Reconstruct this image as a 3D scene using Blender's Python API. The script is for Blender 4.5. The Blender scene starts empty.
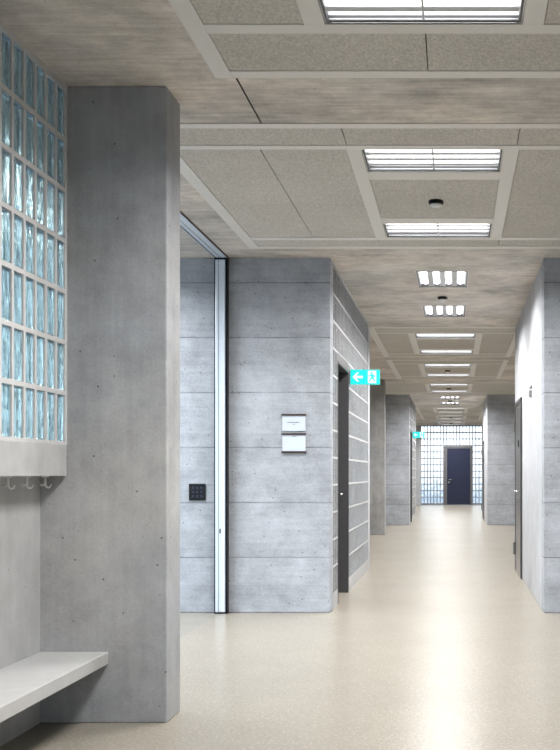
import bpy, bmesh, math, random
from mathutils import Vector, Matrix
random.seed(7)
S = bpy.context.scene
COL = S.collection

# ------------------------------------------------------------------ camera, world, exposure
F_PX, VPX, VPY, EYE = 1085.0, 455.0, 474.0, 1.2
cam_d = bpy.data.cameras.new('camera'); cam = bpy.data.objects.new('camera', cam_d); COL.objects.link(cam)
cam.location = (0, 0, EYE); cam.rotation_euler = (math.pi/2, 0, 0)
cam_d.sensor_fit = 'VERTICAL'; cam_d.sensor_height = 36.0; cam_d.sensor_width = 36.0*560/750
cam_d.lens = 36.0*F_PX/750
cam_d.shift_x = -(VPX-280)/750; cam_d.shift_y = (VPY-375)/750
cam_d.clip_end = 400
S.camera = cam
S.view_settings.view_transform = 'Standard'; S.view_settings.look = 'None'
S.view_settings.gamma = 1; S.view_settings.use_curve_mapping = False
S.view_settings.exposure = 2.1
SKY_STRENGTH = 0.62
TUBE_STRENGTH = 1.0
LAMP_POWER, LAMP_SPREAD = 16.8, 156.0
S.cycles.max_bounces = 12; S.cycles.diffuse_bounces = 5; S.cycles.glossy_bounces = 5
S.cycles.transmission_bounces = 10; S.cycles.transparent_max_bounces = 16
S.cycles.sample_clamp_indirect = 6.0

W = bpy.data.worlds.new('sky'); S.world = W; W.use_nodes = True
wn, wl = W.node_tree.nodes, W.node_tree.links
wn.clear()
wo = wn.new('ShaderNodeOutputWorld'); wb = wn.new('ShaderNodeBackground'); wr = wn.new('ShaderNodeValToRGB')
wt = wn.new('ShaderNodeTexCoord'); ws = wn.new('ShaderNodeSeparateXYZ'); wm = wn.new('ShaderNodeMapRange')
wm.inputs['From Min'].default_value = -1; wm.inputs['From Max'].default_value = 1
wl.new(wt.outputs['Generated'], ws.inputs[0]); wl.new(ws.outputs['Z'], wm.inputs['Value'])
wl.new(wm.outputs[0], wr.inputs[0]); wl.new(wr.outputs[0], wb.inputs['Color']); wl.new(wb.outputs[0], wo.inputs[0])
wb.inputs['Strength'].default_value = SKY_STRENGTH
e = wr.color_ramp.elements
e[0].position = 0.0; e[0].color = (.20, .21, .22, 1)
e[1].position = 1.0; e[1].color = (.35, .58, 1.0, 1)
for p, c in ((.49, (.25, .26, .27, 1)), (.505, (.90, .96, 1.0, 1)), (.62, (.78, .90, 1.0, 1))):
    q = e.new(p); q.color = c

# ------------------------------------------------------------------ dimensions (metres, +Y runs down the corridor)
H = 3.07            # concrete soffit
PER = 16.25         # the plan repeats along the corridor
XL, XR = -1.08, 0.77
FAR = 42.0
ROW, PITCH = 0.2433, 0.125
XOUT, XRIGHT, YBACK = -4.6, 3.2, -6.0

# ------------------------------------------------------------------ material helpers
class NT:
    def __init__(s, name):
        s.m = bpy.data.materials.new(name); s.m.use_nodes = True
        s.n = s.m.node_tree.nodes; s.l = s.m.node_tree.links
        s.b = s.n['Principled BSDF']; s.out = s.n['Material Output']
    def node(s, t, **kw):
        x = s.n.new('ShaderNode'+t)
        for k, v in kw.items(): setattr(x, k, v)
        return x
    def inp(s, x, key, v):
        if hasattr(v, 'is_linked') or isinstance(v, bpy.types.NodeSocket): s.l.new(v, x.inputs[key])
        else: x.inputs[key].default_value = v
    def math(s, op, a, b=0.0, c=None, clamp=False):
        x = s.node('Math', operation=op, use_clamp=clamp); s.inp(x, 0, a); s.inp(x, 1, b)
        if c is not None: s.inp(x, 2, c)
        return x.outputs[0]
    def coord(s, scale=(1, 1, 1)):
        t = s.node('TexCoord'); m = s.node('Mapping'); s.l.new(t.outputs['Object'], m.inputs[0])
        m.inputs['Scale'].default_value = scale
        return m.outputs[0]
    def noise(s, vec, scale, detail=4, rough=.55):
        x = s.node('TexNoise'); s.l.new(vec, x.inputs['Vector'])
        x.inputs['Scale'].default_value = scale; x.inputs['Detail'].default_value = detail; x.inputs['Roughness'].default_value = rough
        return x.outputs['Fac']
    def ramp(s, v, a, b, c=0.0, d=1.0):
        x = s.node('MapRange'); s.inp(x, 'Value', v)
        for k, q in (('From Min', a), ('From Max', b), ('To Min', c), ('To Max', d)): x.inputs[k].default_value = q
        return x.outputs[0]
    def mix(s, f, a, b):
        x = s.node('Mix', data_type='RGBA')
        s.inp(x, 0, f); s.inp(x, 6, a); s.inp(x, 7, b)
        return x.outputs[2]
    def scale(s, col, f):
        x = s.node('VectorMath', operation='SCALE'); s.inp(x, 0, col); s.inp(x, 'Scale', f)
        return x.outputs[0]
    def bump(s, h, strength, dist):
        x = s.node('Bump'); s.l.new(h, x.inputs['Height']); x.inputs['Strength'].default_value = strength; x.inputs['Distance'].default_value = dist
        s.l.new(x.outputs[0], s.b.inputs['Normal'])
def rgb(r, g, b): return tuple((c/255/12.92 if c/255 <= .04045 else ((c/255+.055)/1.055)**2.4) for c in (r, g, b)) + (1,)

def plain(name, col, rough=.5, metal=0.0, spec=.5):
    t = NT(name); v = t.noise(t.coord(), 30, 2)
    t.l.new(t.scale(col[:3], t.ramp(v, 0, 1, .96, 1.04)), t.b.inputs['Base Color'])
    t.b.inputs['Roughness'].default_value = rough; t.b.inputs['Metallic'].default_value = metal
    t.b.inputs['Specular IOR Level'].default_value = spec
    return t.m
def emit(name, col, strength):
    t = NT(name); t.b.inputs['Base Color'].default_value = tuple(c*.12 for c in col[:3])+(1,)
    t.b.inputs['Emission Color'].default_value = col; t.b.inputs['Emission Strength'].default_value = strength
    return t.m

def concrete(name, col, tint, cloud=.30, streak=(1, 1, 8), samt=.18, lines=0.0, boards=0.0, board_axis='Z', holes=.06, rough=.62, fine=.12, line_amt=.40):
    t = NT(name); c = t.coord(); t.l.new
    n1 = t.noise(c, 1.1, 5, .6); n2 = t.noise(c, 7, 5, .65); n3 = t.noise(c, 70, 3, .7)
    st = t.noise(t.coord(streak), 3.0, 5, .6)
    v = t.math('ADD', t.ramp(n1, .3, .7, 1-cloud/2, 1+cloud/2), t.ramp(n2, .3, .7, -cloud/3, cloud/3))
    v = t.math('ADD', v, t.ramp(st, .3, .7, -samt/2, samt/2))
    v = t.math('ADD', v, t.ramp(n3, .3, .7, -fine/2, fine/2))
    sep = t.node('SeparateXYZ'); t.l.new(c, sep.inputs[0]); ax = sep.outputs[board_axis]
    if boards:
        cell = t.math('FLOOR', t.math('DIVIDE', ax, boards))
        wnz = t.node('TexWhiteNoise', noise_dimensions='1D'); t.l.new(cell, wnz.inputs['W'])
        v = t.math('ADD', v, t.ramp(wnz.outputs['Value'], 0, 1, -.045, .045))
        d = t.math('MULTIPLY', t.math('ABSOLUTE', t.math('SUBTRACT', t.math('FRACT', t.math('ADD', t.math('DIVIDE', ax, boards), .5)), .5)), boards)
        m = t.math('MULTIPLY', t.ramp(d, .0, .004, 1, 0), t.ramp(st, .42, .62, 0, .16))
        v = t.math('MULTIPLY', v, t.math('SUBTRACT', 1.0, m))
    if lines:
        wob = t.math('ADD', ax, t.ramp(n2, 0, 1, -.006, .006))
        d = t.math('MULTIPLY', t.math('ABSOLUTE', t.math('SUBTRACT', t.math('FRACT', t.math('ADD', t.math('DIVIDE', wob, lines), .5)), .5)), lines)
        m = t.math('MULTIPLY', t.ramp(d, .002, .009, 1, 0), t.ramp(st, .35, .65, .12, line_amt))
        v = t.math('MULTIPLY', v, t.math('SUBTRACT', 1.0, m))
    if holes:
        vo = t.node('TexVoronoi'); t.l.new(c, vo.inputs['Vector']); vo.inputs['Scale'].default_value = 13
        hm = t.ramp(vo.outputs['Distance'], holes, holes*1.7, .62, 0)
        vo2 = t.node('TexVoronoi'); t.l.new(c, vo2.inputs['Vector']); vo2.inputs['Scale'].default_value = 45
        hm2 = t.ramp(vo2.outputs['Distance'], holes*1.3, holes*2.4, .35, 0)
        v = t.math('MULTIPLY', v, t.math('SUBTRACT', 1.0, t.math('MAXIMUM', hm, hm2)))
    hue = t.mix(t.ramp(t.noise(c, .9, 3), .35, .65, 0, 1), col, tint)
    t.l.new(t.scale(hue, v), t.b.inputs['Base Color'])
    t.b.inputs['Roughness'].default_value = rough; t.b.inputs['Specular IOR Level'].default_value = .35
    t.bump(v, .25, .01)
    return t.m

M = {}
M['floor'] = None
def terrazzo():
    t = NT('terrazzo'); c = t.coord()
    vo = t.node('TexVoronoi'); t.l.new(c, vo.inputs['Vector']); vo.inputs['Scale'].default_value = 95
    sp = t.node('SeparateColor'); t.l.new(vo.outputs['Color'], sp.inputs[0])
    base = t.mix(t.ramp(t.noise(c, .8, 4), .3, .7, 0, 1), rgb(144, 138, 126), rgb(139, 133, 122))
    chips = t.mix(t.ramp(sp.outputs[0], .72, .76, 0, .13), base, rgb(118, 104, 86))
    chips = t.mix(t.ramp(sp.outputs[1], .82, .86, 0, .10), chips, rgb(205, 198, 186))
    v = t.math('ADD', t.ramp(t.noise(c, 2.5, 5, .65), .3, .7, .97, 1.03), t.ramp(t.noise(c, 75, 2, .6), .3, .7, -.12, .12))
    t.l.new(t.scale(chips, v), t.b.inputs['Base Color'])
    t.b.inputs['Roughness'].default_value = .27
    t.b.inputs['Specular IOR Level'].default_value = .16
    return t.m
M['floor'] = terrazzo()
M['ceil'] = concrete('ceiling_concrete', rgb(208, 198, 187), rgb(190, 185, 179), cloud=.60, streak=(1.1, 10, 1), samt=.36, boards=.14, board_axis='Y', holes=.04, fine=.16)
M['column'] = concrete('column_concrete', rgb(152, 154, 157), rgb(162, 160, 157), cloud=.40, streak=(6, 6, .35), samt=.16, holes=.05, fine=.12)
M['wall'] = concrete('board_marked_concrete', rgb(170, 174, 181), rgb(158, 162, 168), cloud=.42, streak=(1.2, 1.2, 8), samt=.18, lines=.476, boards=.119, board_axis='Z', holes=.055, fine=.2, line_amt=.55)
M['pale'] = concrete('pale_concrete', rgb(190, 192, 196), rgb(182, 184, 188), cloud=.24, streak=(3, 3, .5), samt=.14, holes=.035, fine=.05)
M['sill'] = concrete('sill_concrete', rgb(184, 184, 183), rgb(174, 174, 174), cloud=.26, streak=(3, 3, .5), samt=.12, holes=.035, fine=.05)
M['bench'] = concrete('bench_concrete', rgb(190, 189, 186), rgb(178, 178, 177), cloud=.16, streak=(2, 2, 2), samt=.06, holes=.03, fine=.05, rough=.5)
M['mortar'] = plain('mortar', rgb(198, 197, 196), .8)
M['joint_backlit'] = plain('backlit_joint_mortar', rgb(132, 136, 144), .8)  # mortar colour darkened so the end wall joints look backlit
M['joint_mid'] = plain('pale_grey_joint_mortar', rgb(178, 178, 178), .8)
M['frame'] = plain('painted_metal_strip', rgb(222, 218, 212), .45)
M['groove'] = plain('dark_joint', rgb(46, 44, 42), .9)
M['dark'] = plain('dark_grey_lacquer', rgb(62, 61, 63), .45)
M['black'] = plain('black_plastic', rgb(6, 6, 9), .4, 0, .25)
M['navy'] = plain('navy_lacquer', rgb(22, 30, 58), .4)
M['navyframe'] = plain('grey_door_frame', rgb(96, 94, 94), .5)
M['alu'] = plain('anodised_aluminium', rgb(222, 230, 240), .35, .35)
M['steel'] = plain('brushed_steel', rgb(150, 150, 148), .3, .85)
M['chrome'] = plain('chrome', rgb(200, 198, 194), .2, .9)
M['white'] = plain('white_lacquer', rgb(226, 226, 224), .4)
M['reflector'] = plain('white_reflector', rgb(232, 234, 236), .35)
M['louvre'] = plain('grey_louvre_blade', rgb(200, 202, 205), .5)
M['paper'] = plain('white_sign_sheet', rgb(198, 206, 218), .5)
M['ink'] = plain('grey_print', rgb(96, 98, 104), .8)
M['wood'] = plain('dark_brown_rail', rgb(58, 42, 36), .5)
M['ground'] = plain('outdoor_paving', rgb(128, 136, 138), .9)
M['tube'] = emit('fluorescent_tube', (.985, .985, 1.0, 1), TUBE_STRENGTH)
M['cyan'] = emit('green_exit_panel', (.0, .86, .74, 1), .25)
M['signwhite'] = emit('white_exit_symbol', (.95, 1.0, .98, 1), .25)

def woodwool():
    t = NT('wood_wool_acoustic_board'); c = t.coord()
    a = t.noise(t.coord((1, .55, 1)), 95, 3, .7); b = t.noise(t.coord((.6, 1, 1)), 150, 2, .6); g = t.noise(c, 1.5, 3)
    v = t.math('ADD', t.ramp(a, .32, .68, .78, 1.14), t.ramp(b, .3, .7, -.10, .10))
    v = t.math('MULTIPLY', v, t.ramp(g, .3, .7, .95, 1.05))
    t.l.new(t.scale(rgb(204, 199, 191)[:3], v), t.b.inputs['Base Color'])
    t.b.inputs['Roughness'].default_value = .95; t.b.inputs['Specular IOR Level'].default_value = .1
    t.bump(v, .5, .01)
    return t.m
M['panel'] = woodwool()

def block_glass(name, col, scale, strength, rough, dist=.02):
    t = NT(name)
    n = t.noise(t.coord(scale), 1.0, 3, .6)
    if dist > .02: n = t.math('ADD', n, t.math('MULTIPLY', t.noise(t.coord((2.6, 2.6, 3.2)), 1.0, 2, .5), 3.0))
    t.b.inputs['Base Color'].default_value = col; t.b.inputs['Transmission Weight'].default_value = 1
    t.b.inputs['Roughness'].default_value = rough; t.b.inputs['IOR'].default_value = 1.45
    t.bump(n, strength, dist)
    return t.m
M['glass_far'] = block_glass('clear_glass_block', (.92, .96, .98, 1), (20, 20, 6), .35, .12)
M['glass_near'] = block_glass('wavy_blue_glass_block', (.57, .81, .86, 1), (30, 30, 7), .7, .14)
M['glass'] = block_glass('wavy_glass_block', (.92, .96, .97, 1), (22, 14, 7), 1.0, .10, .06)

def pane():
    t = NT('tinted_glass_pane')
    tr = t.node('BsdfTransparent'); tr.inputs[0].default_value = (.965, .985, 1.0, 1)
    gl = t.node('BsdfGlossy'); gl.inputs['Roughness'].default_value = .02
    lw = t.node('LayerWeight'); lw.inputs[0].default_value = .5
    fac = t.math('ADD', t.math('MULTIPLY', t.math('POWER', lw.outputs['Facing'], 5.0), .05), .0)
    mx = t.node('MixShader'); t.l.new(fac, mx.inputs[0]); t.l.new(tr.outputs[0], mx.inputs[1]); t.l.new(gl.outputs[0], mx.inputs[2])
    t.l.new(mx.outputs[0], t.out.inputs[0])
    return t.m
M['pane'] = pane()

# ------------------------------------------------------------------ mesh helpers
class MB:
    def __init__(s): s.bm = bmesh.new()
    def box(s, x0, x1, y0, y1, z0, z1):
        v = [s.bm.verts.new((x, y, z)) for x in (x0, x1) for y in (y0, y1) for z in (z0, z1)]
        for f in ((0, 1, 3, 2), (4, 6, 7, 5), (0, 4, 5, 1), (2, 3, 7, 6), (0, 2, 6, 4), (1, 5, 7, 3)): s.bm.faces.new([v[i] for i in f])
        return s
    def tube(s, pts, r, seg=12):
        pts = [Vector(p) for p in pts]; rings = []
        rr = r if isinstance(r, (list, tuple)) else [r]*len(pts)
        for i, p in enumerate(pts):
            a = pts[max(i-1, 0)]; b = pts[min(i+1, len(pts)-1)]; d = (b-a).normalized()
            u = d.cross(Vector((0, 0, 1)) if abs(d.z) < .9 else Vector((1, 0, 0))).normalized(); w = d.cross(u)
            rings.append([s.bm.verts.new(p+rr[i]*(math.cos(2*math.pi*k/seg)*u+math.sin(2*math.pi*k/seg)*w)) for k in range(seg)])
        for a, b in zip(rings, rings[1:]):
            for k in range(seg): s.bm.faces.new((a[k], a[(k+1) % seg], b[(k+1) % seg], b[k]))
        s.bm.faces.new(rings[0][::-1]); s.bm.faces.new(rings[-1])
        return s
    def poly(s, pts, y0, y1):                   # outline in x,z extruded along y
        a = [s.bm.verts.new((x, y0, z)) for x, z in pts]; b = [s.bm.verts.new((x, y1, z)) for x, z in pts]
        s.bm.faces.new(a); s.bm.faces.new(b[::-1])
        for i in range(len(pts)):
            j = (i+1) % len(pts); s.bm.faces.new((a[i], b[i], b[j], a[j]))
        return s
    def lathe(s, prof, seg=24):                 # profile (r, z) about the z axis
        rings = [[s.bm.verts.new((max(r, 1e-4)*math.cos(2*math.pi*k/seg), max(r, 1e-4)*math.sin(2*math.pi*k/seg), z)) for k in range(seg)] for r, z in prof]
        for a, b in zip(rings, rings[1:]):
            for k in range(seg): s.bm.faces.new((a[k], a[(k+1) % seg], b[(k+1) % seg], b[k]))
        s.bm.faces.new(rings[0][::-1]); s.bm.faces.new(rings[-1])
        return s
    def build(s, name, mat, parent=None, loc=None, bevel=0.0, seg=2, smooth=False, xf=None):
        if xf is not None: s.bm.transform(xf)
        bmesh.ops.recalc_face_normals(s.bm, faces=s.bm.faces)
        me = bpy.data.meshes.new(name); s.bm.to_mesh(me); s.bm.free(); me.materials.append(mat)
        if smooth:
            for p in me.polygons: p.use_smooth = True
        o = bpy.data.objects.new(name, me); COL.objects.link(o)
        if loc: o.location = loc
        if parent: o.parent = parent
        if bevel:
            m = o.modifiers.new('bevel', 'BEVEL'); m.width = bevel; m.segments = seg; m.limit_method = 'ANGLE'
        return o
def grid_slab(us, vs, is_hole, w0, w1, to3):    # a slab of cells with some cells left open
    bm = bmesh.new(); nu, nv = len(us)-1, len(vs)-1; cache = {}
    def V(i, j, w):
        k = (i, j, w)
        if k not in cache: cache[k] = bm.verts.new(to3(us[i], vs[j], w))
        return cache[k]
    full = [[not is_hole((us[i]+us[i+1])/2, (vs[j]+vs[j+1])/2) for j in range(nv)] for i in range(nu)]
    ok = lambda i, j: 0 <= i < nu and 0 <= j < nv and full[i][j]
    for i in range(nu):
        for j in range(nv):
            if not full[i][j]: continue
            bm.faces.new((V(i, j, w0), V(i+1, j, w0), V(i+1, j+1, w0), V(i, j+1, w0)))
            bm.faces.new((V(i, j, w1), V(i, j+1, w1), V(i+1, j+1, w1), V(i+1, j, w1)))
            for di, dj, a, b in ((-1, 0, (i, j), (i, j+1)), (1, 0, (i+1, j+1), (i+1, j)), (0, -1, (i+1, j), (i, j)), (0, 1, (i, j+1), (i+1, j+1))):
                if not ok(i+di, j+dj): bm.faces.new((V(*a, w0), V(*b, w0), V(*b, w1), V(*a, w1)))
    m = MB(); m.bm.free(); m.bm = bm
    return m
def uniq(vals):
    r = []
    for v in sorted(vals):
        if not r or v-r[-1] > 1e-4: r.append(v)
    return r
def structure(o, label=None, cat=None):
    o['kind'] = 'structure'
    if label: o['label'] = label
    if cat: o['category'] = cat
    return o
def empty(name, loc, rz=0):
    o = bpy.data.objects.new(name, None); COL.objects.link(o); o.location = loc; o.rotation_euler.z = rz; o.empty_display_size = .1
    return o
def tag(o, label, cat, group=None):
    o['label'] = label; o['category'] = cat
    if group: o['group'] = group
    return o
def lamp_light(parent, sx, sy):                # the light a louvred lamp sends down
    d = bpy.data.lights.new('lamp_light', 'AREA'); d.shape = 'RECTANGLE'; d.size = sx; d.size_y = sy
    d.energy = LAMP_POWER; d.spread = math.radians(LAMP_SPREAD); d.color = (1.0, .99, .985)
    o = bpy.data.objects.new('lamp_light', d); COL.objects.link(o); o.parent = parent; o.location = (0, 0, .003)
def copy_tree(o, parent=None):
    c = o.copy(); COL.objects.link(c); c.parent = parent
    for ch in list(o.children): copy_tree(ch, c)
    return c
def sbox(name, mat, *d, bevel=0.0, label=None, cat=None):
    return structure(MB().box(*d).build(name, mat, bevel=bevel), label, cat)

# ------------------------------------------------------------------ shell
sbox('floor', M['floor'], XOUT, XRIGHT, YBACK, FAR+.3, -.2, 0, label='polished beige terrazzo floor of the corridor', cat='floor')
sbox('ground', M['ground'], -60, 60, -60, 160, -.6, -.25, label='paved ground outside the building', cat='ground')

# ceiling with openings for the panelled bays and the two lengthwise lights
SHIFTS = (0, PER, 2*PER)
BAYS = []     # y0, y1, x0, x1, light centres, strip depth near, strip depth far
for s in SHIFTS:
    BAYS += [(-2.45+s, 1.05+s, -1.13, .88, (-1.60+s, .35+s)), (1.50+s, 5.11+s, -1.13, .88, (2.40+s, 4.27+s)), (5.78+s, 8.98+s, -1.70, 1.43, (6.47+s, 8.325+s))]
SPOTS = [y+s for s in (0, PER) for y in (10.43, 12.48)]
LX0, LX1, LHALF = -.540, .280, .235           # light opening across the corridor
SX0, SX1, SHALF = -.365, .125, .43            # lengthwise lights
holes = [(b[2], b[3], b[0], b[1]) for b in BAYS] + [(SX0, SX1, y-SHALF, y+SHALF) for y in SPOTS] + [(x-.235, x+.235, y-.4095, y+.4095) for x, y in ((-3.2, 8.6), (-3.4, 3.2), (-3.7, 7.2), (-2.6, 11.6), (-2.6, 11.6+PER))]
in_hole = lambda u, v: any(a < u < b and c < v < d for a, b, c, d in holes)
us = uniq([XOUT, XRIGHT] + [h[0] for h in holes] + [h[1] for h in holes]); vs = uniq([YBACK, FAR+.3] + [h[2] for h in holes] + [h[3] for h in holes])
structure(grid_slab(us, vs, in_hole, H, H+.16, lambda u, v, w: (u, v, w)).build('ceiling', M['ceil']), 'board-marked grey brown concrete ceiling', 'ceiling')
sbox('roof', M['groove'], XOUT, XRIGHT, YBACK, FAR+.3, H+.161, H+.3, label='roof deck above the ceiling bays', cat='roof')
for s in SHIFTS:
    sbox('ceiling_joint', M['groove'], -1.036, -1.028, 5.11+s+.001, 5.78+s-.001, H-.002, H-.0001, label='dark joint across the concrete ceiling beam', cat='joint')

# panelled bays: metal strips with wood-wool boards between them
tn = 0
for (y0, y1, x0, x1, lc) in BAYS:
    if y1 < 0: continue
    tn += 1
    ST, VS = .085, .088
    near_l, far_l = lc
    f = MB(); zt, zb = H+.012, H-.006
    f.box(x0, x0+ST, y0, y1, zb, zt); f.box(x1-ST, x1, y0, y1, zb, zt)
    f.box(x0+ST, x1-ST, y0, y0+.075, zb, zt); f.box(x0+ST, x1-ST, y1-.085, y1, zb, zt)
    ya, yb = near_l-LHALF-.07, far_l+LHALF+.09
    f.box(x0+ST, x1-ST, ya, ya+.07, zb, zt); f.box(x0+ST, x1-ST, yb-.09, yb, zb, zt)
    va, vb = ya+.07, yb-.09
    f.box(LX0-VS, LX0, va, vb, zb, zt); f.box(LX1, LX1+VS, va, vb, zb, zt)
    c0, c1 = near_l+LHALF, far_l-LHALF
    f.box(LX0, LX1, c0, c0+.17, zb, zt); f.box(LX0, LX1, c1-.17, c1, zb, zt)
    fr = structure(f.build('trim_%d' % tn, M['frame'], bevel=.0015, seg=1), 'pale grey metal strips framing a ceiling bay', 'trim')
    p = MB(); g = .0025; pz0, pz1 = H-.001, H+.03
    def board(a, b, c, d): p.box(a+g, b-g, c+g, d-g, pz0, pz1)
    xm = -1.12 if x0 < -1.5 else None
    for (c, d) in ((y0+.075, ya), (yb, y1-.085)):
        for a, b in (((x0+ST, -.615), (-.615, .352), (.352, x1-ST)) if x0 < -1.5 else ((x0+ST, -.125), (-.125, x1-ST))):
            if d-c > .03: board(a, b, c, d)
    ymid = va+.56*(vb-va)
    for a, b in ((x0+ST, LX0-VS), (LX1+VS, x1-ST)):
        xs = [a, (a+b)/2, b] if b-a > .7 else [a, b]
        for q, w in zip(xs, xs[1:]):
            board(q, w, va, ymid); board(q, w, ymid, vb)
    board(LX0, LX1, c0+.17, c1-.17)
    p.build('acoustic_board', M['panel'], fr)

# columns
for i, s in enumerate(SHIFTS):
    sbox('column', M['column'], -2.02, -1.39, 5.23+s, 5.49+s, 0, H, bevel=.006,
         label=('broad grey concrete column in the foreground left', 'concrete column behind the glass block wall on the left', 'farthest concrete column on the left before the end wall')[i], cat='column')

# outer walls
sbox('wall_right', M['wall'], XRIGHT, XRIGHT+.2, YBACK, FAR, 0, H, label='concrete wall closing the right side', cat='wall')

GLAZED = []
def glazing(name, u0, u1, step, to3, label):
    f = MB(); n = max(1, round((u1-u0)/step)); d = (u1-u0)/n
    us = [u0-.05]; 
    for i in range(n+1):
        us += [u0+i*d-.03, u0+i*d+.03]
    us = uniq([max(u0, min(u1, u)) for u in us]); vs = [0, .06, 2.2, 2.26, H-.07, H]
    bar = lambda u: any(abs(u-(u0+i*d)) < .031 for i in range(n+1))
    g = grid_slab(us, vs, lambda u, v: not (bar(u) or v < .06 or v > H-.07 or 2.2 < v < 2.26), 0, .07, to3)
    r = structure(g.build(name, M['dark']), label, 'window')
    pn = grid_slab([u0+.01, u1-.01], [.03, H-.03], lambda u, v: False, .03, .036, to3)
    pn.build('pane', M['pane'], r)
    return r
sbox('wall_daylight_block', M['wall'], XOUT-.2, XOUT, 13.75, FAR, 0, H, label='added unseen wall blocking daylight on the left deep in the corridor', cat='wall')  # unseen wall added to keep blue daylight off the deeper corridor
glazing('window_5', YBACK, 13.75, 1.3, lambda u, v, w: (XOUT-w, u, v), 'glazed outer wall on the left side')
glazing('window_6', XOUT, XRIGHT, 1.3, lambda u, v, w: (u, YBACK-w, v), 'glazed entrance front behind the viewer')

# glass-block walls -------------------------------------------------
def glass_wall(name, u_end, u_other, z0, nrow, row, to3, thick, recess, mat, label, margin=.012, skip=None, u_lo=None, u_hi=None, z_lo=None, z_hi=None, joint=.011, mortar='mortar'):
    """blocks of PITCH x row counted from u_end towards u_other; mortar fills u_lo..u_hi, z_lo..z_hi"""
    sg = 1 if u_other > u_end else -1
    n = int(abs(u_other-u_end)/PITCH+1e-6)
    us, vs = [u_lo, u_hi], [z_lo, z_hi]; cells = []
    for i in range(n):
        a, b = sorted((u_end+sg*(i*PITCH), u_end+sg*((i+1)*PITCH))); a += joint; b -= joint
        for j in range(nrow):
            c, d = z0+j*row+joint, z0+(j+1)*row-joint
            if skip and not (b < skip[0] or a > skip[1] or d < skip[2] or c > skip[3]): continue
            cells.append((a, b, c, d))
        us += [a, b]
    for j in range(nrow): vs += [z0+j*row+joint, z0+(j+1)*row-joint]
    if skip: us += [skip[0], skip[1]]; vs += [skip[2], skip[3]]
    us = [u for u in uniq(us) if u_lo-1e-6 <= u <= u_hi+1e-6]; vs = [v for v in uniq(vs) if z_lo-1e-6 <= v <= z_hi+1e-6]
    cs = set()
    def hole(u, v):
        if skip and skip[0] < u < skip[1] and skip[2] < v < skip[3]: return True
        return any(a < u < b and c < v < d for a, b, c, d in cells)
    root = structure(grid_slab(us, vs, hole, 0, thick, to3).build(name, M[mortar]), label, 'window')
    g = bmesh.new()
    for a, b, c, d in cells:
        w0, w1, k = recess, thick-recess, .006
        e = .0005; a += e; b -= e; c += e; d -= e
        ring = lambda w, q: [g.verts.new(to3(u, v, w)) for u, v in ((a+q, c+q), (b-q, c+q), (b-q, d-q), (a+q, d-q))]
        R = [ring(w0, k), ring(w0+k*.7, 0), ring(w1-k*.7, 0), ring(w1, k)]
        g.faces.new(R[0]); g.faces.new(R[3][::-1])
        for p, q in zip(R, R[1:]):
            for i in range(4): g.faces.new((p[i], q[i], q[(i+1) % 4], p[(i+1) % 4]))
    m = MB(); m.bm.free(); m.bm = g
    m.build('glass_block', mat, root)
    return root

glass_wall('window_1', 5.215, 1.0, 1.345, 7, .2433, lambda u, v, w: (-1.87-w, u, v), .09, .007, M['glass_near'],
           'wall of tall blue glass blocks above the bench', u_lo=1.0, u_hi=5.23, z_lo=1.341, z_hi=H)
sbox('wall_sill', M['sill'], -2.02, -1.868, YBACK, 5.221, 1.19, 1.341, bevel=.003, label='pale concrete sill beam under the blue glass blocks', cat='sill')
sbox('wall_left', M['sill'], -2.2, -2.0, YBACK, 5.4, 0, 1.19, label='pale concrete wall behind the bench', cat='wall')
sbox('wall_left_back', M['sill'], -2.02, -1.87, YBACK, 1.0, 1.341, H, label='pale concrete wall beside the viewer', cat='wall')

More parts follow.
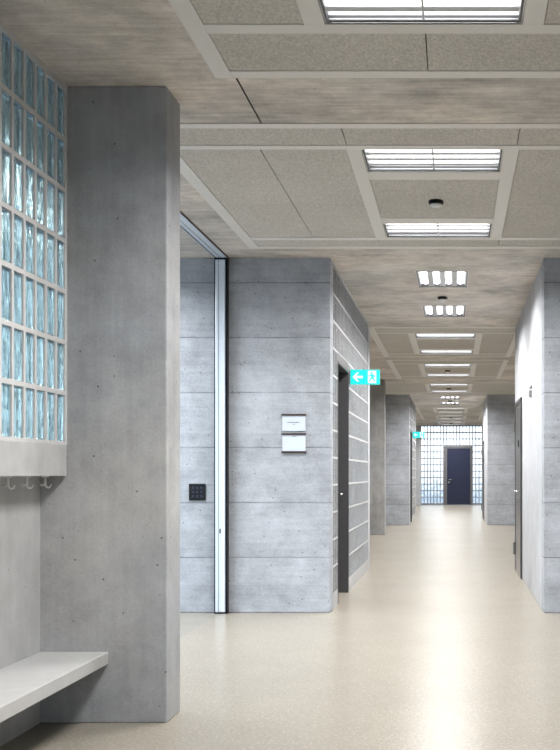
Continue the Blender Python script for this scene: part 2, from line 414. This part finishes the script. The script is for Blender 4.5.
# corridor blocks (rooms) on both sides, twice along the corridor
def room_block(k, s):
    y0, y1 = 9.39+s, 13.75+s
    wh = ('near', 'far')[k]
    sbox('wall_front_left_%s' % wh, M['wall'], XOUT, XL, y0, y0+.225, 0, H, bevel=.004, label='board-marked concrete front wall of the %s left room' % wh, cat='wall')
    sbox('wall_end_left_%s' % wh, M['pale'], XOUT, XL, y1-.26, y1, 0, H, bevel=.004, label='concrete end wall of the %s left room' % wh, cat='wall')
    dy0, dy1, dh = 9.99+s, 10.99+s, 2.24
    glass_wall('window_%d' % (2+k), y1-.26, y0+.225, .13, 12, .2433, lambda u, v, w: (XL-w, u, v), .09, .002, M['glass'],
               'glass block side wall of the %s left room' % wh, u_lo=y0+.225, u_hi=y1-.26, z_lo=0, z_hi=H, skip=(dy0, dy1, 0, dh+.08), joint=.0085, mortar='joint_mid')
    # short blocks before the door
    # dark door in its lining
    f = MB()
    f.box(XL-.24, XL+.004, dy1-.02, dy1+.0, 0, dh-.02); f.box(XL-.24, XL+.004, dy0, dy0+.02, 0, dh-.02); f.box(XL-.24, XL+.004, dy0, dy1, dh-.02, dh)
    d = structure(f.build('door_%d' % (1+2*k), M['dark']), 'dark grey door set deep in the %s glass block wall' % wh, 'door')
    MB().box(XL-.155, XL-.115, dy0+.022, dy1-.022, .006, dh-.022).build('door_leaf', M['dark'], d)
    MB().box(XL-.09, XL, dy0, dy1, dh+.0005, dh+.0795).build('lintel', M['navyframe'], d)
    yh = dy1-.11
    h = MB().tube([(XL-.115, yh, 1.0), (XL-.055, yh, 1.0), (XL-.05, yh-.01, 1.0), (XL-.05, yh-.13, 1.0)], .010)
    h.build('door_handle', M['chrome'], d, smooth=True)
    # right side
    sbox('wall_front_right_%s' % wh, M['wall'], XR, XRIGHT, y0, y0+.25, 0, H, bevel=.004, label='concrete front wall of the %s right room' % wh, cat='wall')
    sbox('wall_side_right_%s' % wh, M['pale'], XR+.0002, XR+.22, y0+.24, y1+.15, 0, H, bevel=.004, label='pale concrete side wall of the %s right room' % wh, cat='wall')
    sbox('wall_end_right_%s' % wh, M['pale'], XR+.22, XRIGHT, y1-.1, y1+.15, 0, H, label='concrete end wall of the %s right room' % wh, cat='wall')
    e0, e1, eh = 12.40+s, 13.56+s, 2.08
    f = MB(); f.box(XR-.022, XR, e0, e0+.06, 0, eh); f.box(XR-.022, XR, e1-.06, e1, 0, eh); f.box(XR-.022, XR, e0+.06, e1-.06, eh-.06, eh)
    d = structure(f.build('door_%d' % (2+2*k), M['dark'], bevel=.002), 'grey steel door on the right wall of the %s room' % wh, 'door')
    MB().box(XR-.016, XR, e0+.063, e1-.063, .006, eh-.063).build('door_leaf', M['steel'], d)
    yh = e0+.14
    MB().tube([(XR-.016, yh, 1.0), (XR-.07, yh, 1.0), (XR-.075, yh+.012, 1.0), (XR-.075, yh+.13, 1.0)], .010).build('door_handle', M['chrome'], d, smooth=True)
    MB().tube([(XR-.014, yh, .92), (XR-.03, yh, .92)], .022, 16).build('lock', M['chrome'], d)
    MB().box(XR-.024, XR-.015, e0+.42, e0+.50, 1.52, 1.60).build('viewer_plate', M['black'], d)
    for z in (.20, 1.72):
        MB().tube([(XR-.034, e1-.03, z), (XR-.034, e1-.03, z+.15)], .016, 14).build('hinge', M['steel'], d)
for k, s in enumerate((0, PER)): room_block(k, s)

# end wall of blocks with the navy door
DX0, DX1, DH = -.426, .646, 2.27
glass_wall('window_4', -1.32, 2.4, .06, 12, .25, lambda u, v, w: (u, FAR+w, v), .09, .004, M['glass_far'],
           'backlit glass block wall closing the corridor', u_lo=-1.32, u_hi=XRIGHT, z_lo=0, z_hi=H, skip=(DX0, DX1, 0, DH), joint=.018, mortar='joint_backlit')
sbox('wall_far', M['pale'], XOUT, -1.32, FAR, FAR+.15, 0, H, label='concrete pier beside the end glass block wall', cat='wall')
f = MB(); f.box(DX0, DX0+.11, FAR-.03, FAR+.1, 0, DH); f.box(DX1-.05, DX1, FAR-.03, FAR+.1, 0, DH); f.box(DX0+.11, DX1-.05, FAR-.03, FAR+.1, DH-.08, DH)
d = structure(f.build('door_5', M['navyframe'], bevel=.003), 'navy blue door in the end wall of glass blocks', 'door')
MB().box(DX0+.112, DX1-.052, FAR-.015, FAR+.035, .006, DH-.082).build('door_leaf', M['navy'], d)
MB().tube([(DX0+.19, FAR-.015, .98), (DX0+.19, FAR-.07, .98), (DX0+.205, FAR-.075, .98), (DX0+.32, FAR-.075, .98)], .013).build('door_handle', M['chrome'], d, smooth=True)
MB().tube([(DX0+.19, FAR-.012, .88), (DX0+.19, FAR-.03, .88)], .026, 16).build('lock', M['chrome'], d)

# ------------------------------------------------------------------ sliding glass partition between column and front wall
t = tag(empty('sliding_glass_door', (-2.008, 9.36, 0)), 'tinted sliding glass door with pale aluminium lock post against the concrete wall', 'door')
post = MB().box(-.052, .034, -.045, .02, .012, H-.026).build('post', M['alu'], t, bevel=.006)
MB().box(-.026, -.020, -.0456, -.044, .012, H-.026).build('groove', M['steel'], post)
MB().box(.036, .052, -.04, .025, .004, H-.026).build('seal', M['black'], t)
MB().box(-.060, -.053, -.04, .02, .004, H-.026).build('seal', M['black'], t)
MB().box(-.056, .054, -.048, .024, .001, .011).build('foot_cap', M['black'], t)
MB().box(-.056, .054, -.048, .024, H-.025, H-.014).build('head_cap', M['black'], t)
MB().box(-.014, -.003, -.0475, -.044, .69, .73).build('keyhole', M['black'], t)
MB().box(-.008, .002, -3.85, -.046, .004, H-.022).build('pane', M['pane'], t)
tr = MB().box(-.058, .050, -3.86, .02, H-.013, H).build('track', M['alu'], t)
MB().box(-.052, -.042, -3.86, .02, H-.0145, H-.0131).build('track_groove', M['black'], tr)
MB().box(-.006, .000, -3.86, .02, H-.0145, H-.0131).build('track_groove', M['steel'], tr)
MB().box(.0505, .058, -3.86, .02, H-.012, H-.0001).build('track_seal', M['wood'], tr)

# ------------------------------------------------------------------ bench and coat hooks
b = tag(MB().box(0, .33, -4.6, 0, 0, .06).build('bench', M['bench'], loc=(-2.0, 5.23, .284), bevel=.004), 'pale concrete slab bench along the left wall under the glass blocks', 'bench')
def hook(loc, label):
    r = tag(empty('coat_hook', loc), label, 'hook', 'coat hooks under the sill beam')
    MB().box(-.013, .013, -.012, .012, -.006, 0).build('plate', M['white'], r, bevel=.002)
    MB().tube([(0, 0, -.005), (0, 0, -.040), (.004, 0, -.050), (.014, 0, -.055), (.024, 0, -.051), (.028, 0, -.040)], [.005, .005, .005, .0045, .004, .0045], 10).build('prong', M['white'], r, smooth=True)
    MB().tube([(0, 0, -.034), (-.010, 0, -.043), (-.018, 0, -.044), (-.024, 0, -.038)], [.005, .0045, .004, .0045], 10).build('prong', M['white'], r, smooth=True)
    return r
for y, l in ((5.125, 'white coat hook under the sill beam, nearest the column'), (4.905, 'white coat hook under the sill beam, middle of the three'), (4.70, 'white coat hook under the sill beam, farthest from the column')):
    hook((-1.935, y, 1.19), l)

# ------------------------------------------------------------------ ceiling lights
def make_light(label, loc, rz=0.0, L=.818, Wd=.47):
    r = tag(empty('ceiling_light', loc, rz), label, 'light', 'recessed ceiling lights')
    a, b = L/2, Wd/2
    hs = MB(); t_ = .006; z1 = .135
    hs.box(-a, a, -b, b, z1, z1+.01)
    for x0, x1, y0, y1 in ((-a, -a+t_, -b, b), (a-t_, a, -b, b), (-a+t_, a-t_, -b, -b+t_), (-a+t_, a-t_, b-t_, b)): hs.box(x0, x1, y0, y1, .004, z1)
    hs.build('housing', M['reflector'], r)
    rim = MB()
    for x0, x1, y0, y1 in ((-a+t_, -a+.016, -b+t_, b-t_), (a-.016, a-t_, -b+t_, b-t_), (-a+.016, a-.016, -b+t_, -b+.013), (-a+.016, a-.016, b-.013, b-t_)): rim.box(x0, x1, y0, y1, -.002, .03)
    rim.build('rim', M['dark'], r)
    n = 4; p = (Wd-.03)/n
    lv = MB()
    for i in range(n+1):
        y = -b+.015+i*p
        w = .044 if 0 < i < n else .024
        lv.box(-a+.018, a-.018, max(y-w/2, -b+.014), min(y+w/2, b-.014), .006, .012)
    lv.box(-.005, .005, -b+.028, b-.028, .004, .0055)
    lv.build('louvre', M['louvre'], r)
    for i in range(n):
        y = -b+.015+(i+.5)*p
        MB().tube([(-a+.03, y, .045), (a-.03, y, .045)], .026, 12).build('tube', M['tube'], r, smooth=True)
    lamp_light(r, L-.05, Wd-.04)
    return r
ORD = ('first', 'second', 'third', 'fourth', 'fifth', 'sixth', 'seventh', 'eighth', 'ninth', 'tenth', 'eleventh', 'twelfth', 'thirteenth', 'fourteenth', 'fifteenth', 'sixteenth', 'seventeenth', 'eighteenth')
cx = (LX0+LX1)/2; n = 0; proto = None
def place_light(y, label, rz=0.0, x=cx):
    global proto
    if proto is None:
        proto = make_light('pattern', (x, y, H), rz)
    r = copy_tree(proto); r.location = (x, y, H); r.rotation_euler.z = rz; r['label'] = label
    return r
for (y0, y1, x0, x1, lc) in BAYS:
    if y1 < 0: continue
    for y in lc:
        if y < 3.4:
            dim = place_light(y, 'white louvred ceiling light overhead, just outside the top of the photo' if y > 2 else 'white louvred ceiling light above the viewer, outside the photo' if y > 0 else 'white louvred ceiling light above and behind the viewer')
            for ch in dim.children:                     # the lamps overhead run dimmed
                if ch.type == 'LIGHT': ch.data = ch.data.copy(); ch.data.energy = LAMP_POWER*.5
            continue
        place_light(y, 'bright crosswise louvred ceiling light, %s from the viewer' % ORD[n]); n += 1
for (x, y, l) in ((-3.2, 8.6, 'added unseen light close to the concrete wall behind the sliding glass door'), (-3.4, 3.2, 'added unseen light brightening the blue glass blocks from behind'), (-3.7, 7.2, 'added unseen light in the lobby behind the sliding glass door'),
                  (-2.6, 11.6, 'added unseen light in the near left room behind its glass blocks'), (-2.6, 11.6+PER, 'added unseen light in the far left room behind its glass blocks')):
    place_light(y, l, math.pi/2, x)['group'] = 'added unseen lights behind the glass blocks'  # unseen lamps added to brighten the glass blocks from behind
for ch in list(proto.children): bpy.data.objects.remove(ch)
bpy.data.objects.remove(proto)
def make_spot(label, loc):
    L, Wd = .86, .49; r = tag(empty('ceiling_light', loc), label, 'light', 'lengthwise recessed ceiling lights')
    a, b = Wd/2, L/2; z1 = .13; t_ = .006
    hs = MB(); hs.box(-a, a, -b, b, z1, z1+.01)
    for x0, x1, y0, y1 in ((-a, -a+t_, -b, b), (a-t_, a, -b, b), (-a+t_, a-t_, -b, -b+t_), (-a+t_, a-t_, b-t_, b)): hs.box(x0, x1, y0, y1, .004, z1)
    hs.build('housing', M['reflector'], r)
    rim = MB()
    for x0, x1, y0, y1 in ((-a+t_, -a+.014, -b+t_, b-t_), (a-.014, a-t_, -b+t_, b-t_), (-a+.014, a-.014, -b+t_, -b+.016), (-a+.014, a-.014, b-.016, b-t_)): rim.box(x0, x1, y0, y1, -.002, .03)
    rim.build('rim', M['dark'], r)
    p = (Wd-.03)/4; lv = MB()
    for i in range(5):
        x = -a+.015+i*p; w = .050 if 0 < i < 4 else .026
        lv.box(max(x-w/2, -a+.015), min(x+w/2, a-.015), -b+.018, b-.018, .006, .012)
    lv.box(-a+.03, a-.03, -.005, .005, .004, .0055)
    lv.build('louvre', M['louvre'], r)
    for i in range(4):
        x = -a+.015+(i+.5)*p
        MB().tube([(x, -b+.04, .05), (x, b-.04, .05)], .028, 12).build('tube', M['tube'], r, smooth=True)
    lamp_light(r, Wd-.04, L-.05)
    return r
ps = None
for i, y in enumerate(SPOTS):
    l = ('four-tube lengthwise ceiling light in the bare concrete, nearest of its kind', 'four-tube lengthwise ceiling light just behind the nearest one', 'lengthwise ceiling light deep in the corridor, third of its kind', 'lengthwise ceiling light deep in the corridor, fourth and farthest of its kind')[i]
    loc = ((SX0+SX1)/2, y, H)
    if ps is None: ps = make_spot(l, loc)
    else:
        c = copy_tree(ps); c.location = loc; c['label'] = l

# detectors
def make_det(label, loc):
    r = tag(empty('smoke_detector', loc), label, 'smoke detector', 'ceiling detectors')
    MB().lathe([(.05, 0), (.052, -.006), (.052, -.020), (.046, -.026)]).build('base', M['black'], r)
    MB().lathe([(.040, -.0262), (.037, -.034), (.028, -.042), (.014, -.046), (.003, -.047)]).build('dome', M['white'], r, smooth=True)
    return r
pd = None
for i, (y, x) in enumerate(((7.42, -.13), (11.46, -.13), (7.42+PER-4.1, -.13), (7.42+PER, -.13), (11.46+PER, -.13), (7.42+2*PER-4.1, -.13), (7.42+2*PER, -.13))):
    l = ('black and white dome detector on the acoustic board between the two near lights', 'small black detector on bare concrete between the two lengthwise lights') [i] if i < 2 else 'small dark ceiling detector deep in the corridor, %s from the viewer' % ORD[i]
    if pd is None: pd = make_det(l, (x, y, H-.001))
    else:
        c = copy_tree(pd); c.location = (x, y, H if i in (1, 4) else H-.001); c['label'] = l

# ------------------------------------------------------------------ exit signs
def exit_sign(loc, label):
    r = tag(empty('exit_sign', loc), label, 'sign', 'green exit signs')
    MB().box(0, .298, -.012, .012, 0, .15).build('panel', M['cyan'], r, bevel=.002)
    MB().box(-.018, -.001, -.014, .014, 0, .15).build('bracket', M['steel'], r)
    y0, y1 = -.0145, -.0123
    ar = [(.022, .075), (.068, .122), (.088, .122), (.058, .087), (.126, .087), (.126, .063), (.058, .063), (.088, .028), (.068, .028)]
    MB().poly(ar, y0, y1).build('arrow', M['signwhite'], r)
    MB().box(.178, .262, y0, y1, .012, .138).build('doorway', M['signwhite'], r)
    q0, q1 = -.0165, -.0147
    m = MB()
    def limb(a, b, w):
        a, b = Vector(a), Vector(b); d = (b-a).normalized(); nrm = Vector((-d.y, d.x))*w/2
        m.poly([tuple(a-nrm), tuple(b-nrm), tuple(b+nrm), tuple(a+nrm)], q0, q1)
    hx, hz = .214, .116
    m.poly([(hx+.011*math.cos(k*math.pi/6), hz+.011*math.sin(k*math.pi/6)) for k in range(12)], q0, q1)
    limb((.218, .104), (.226, .066), .024)
    limb((.216, .098), (.196, .084), .011); limb((.196, .084), (.186, .096), .010)
    limb((.222, .098), (.242, .088), .011); limb((.242, .088), (.252, .072), .010)
    limb((.222, .070), (.204, .052), .014); limb((.204, .052), (.190, .028), .012)
    limb((.228, .068), (.240, .044), .014); limb((.240, .044), (.256, .036), .012)
    m.build('running_figure', M['cyan'], r)
    return r
exit_sign((XL+.018, 11.03, 2.11), 'near green exit sign with white arrow and running figure on the left wall')
exit_sign((XL+.018, 11.03+PER, 2.11), 'distant small green exit sign on the far left glass block wall')

# ------------------------------------------------------------------ small wall things on the near concrete blocks
r = tag(empty('sign_board', (-1.393, 9.39, 1.386)), 'two white notice sheets in dark rails on the concrete wall', 'sign')
for z0 in (.004, .178):
    sh = MB().box(-.100, .100, -.010, 0, z0+.008, z0+.148).build('sheet', M['paper'], r, bevel=.001)
    if z0 > .1:
        tx = MB(); x = -.056
        for w in (.012, .006, .016, .009, .014, .018, .010):
            tx.box(x, x+w, -.0112, -.0101, z0+.080, z0+.086); x += w+.003
        tx.box(-.008, .010, -.0112, -.0101, z0+.064, z0+.068)
        tx.build('print', M['ink'], sh)
    else:
        tx = MB(); x = -.020
        for w in (.010, .014, .012): tx.box(x, x+w, -.0112, -.0101, z0+.134, z0+.138); x += w+.003
        tx.build('print', M['ink'], sh)
for z0 in (0, .157, .323):
    MB().box(-.106, .106, -.018, 0, z0-.004, z0+.010).build('rail', M['wood'], r, bevel=.001)
r = tag(empty('switch_panel', (-2.229, 9.39, .972)), 'square black switch panel on the concrete wall behind the glass door', 'switch')
MB().box(-.072, .072, -.012, 0, 0, .144).build('cover', M['black'], r, bevel=.004)
for i in range(3):
    for j in range(3):
        MB().box(-.046+i*.036, -.026+i*.036, -.0145, -.0121, .026+j*.036, .046+j*.036).build('button', M['navy'], r, bevel=.002)
r = tag(empty('wall_sensor', (XR, 10.88, 1.97)), 'small grey and white wall unit on the bright right wall', 'sensor')
MB().box(-.028, 0, -.035, .035, 0, .068).build('casing', M['steel'], r, bevel=.003)
MB().box(-.026, 0, -.035, .035, .0685, .082).build('band', M['white'], r)
MB().poly([(-.028, .0825), (0, .0825), (0, .118), (-.008, .118)], -.035, .035).build('cap', M['dark'], r)
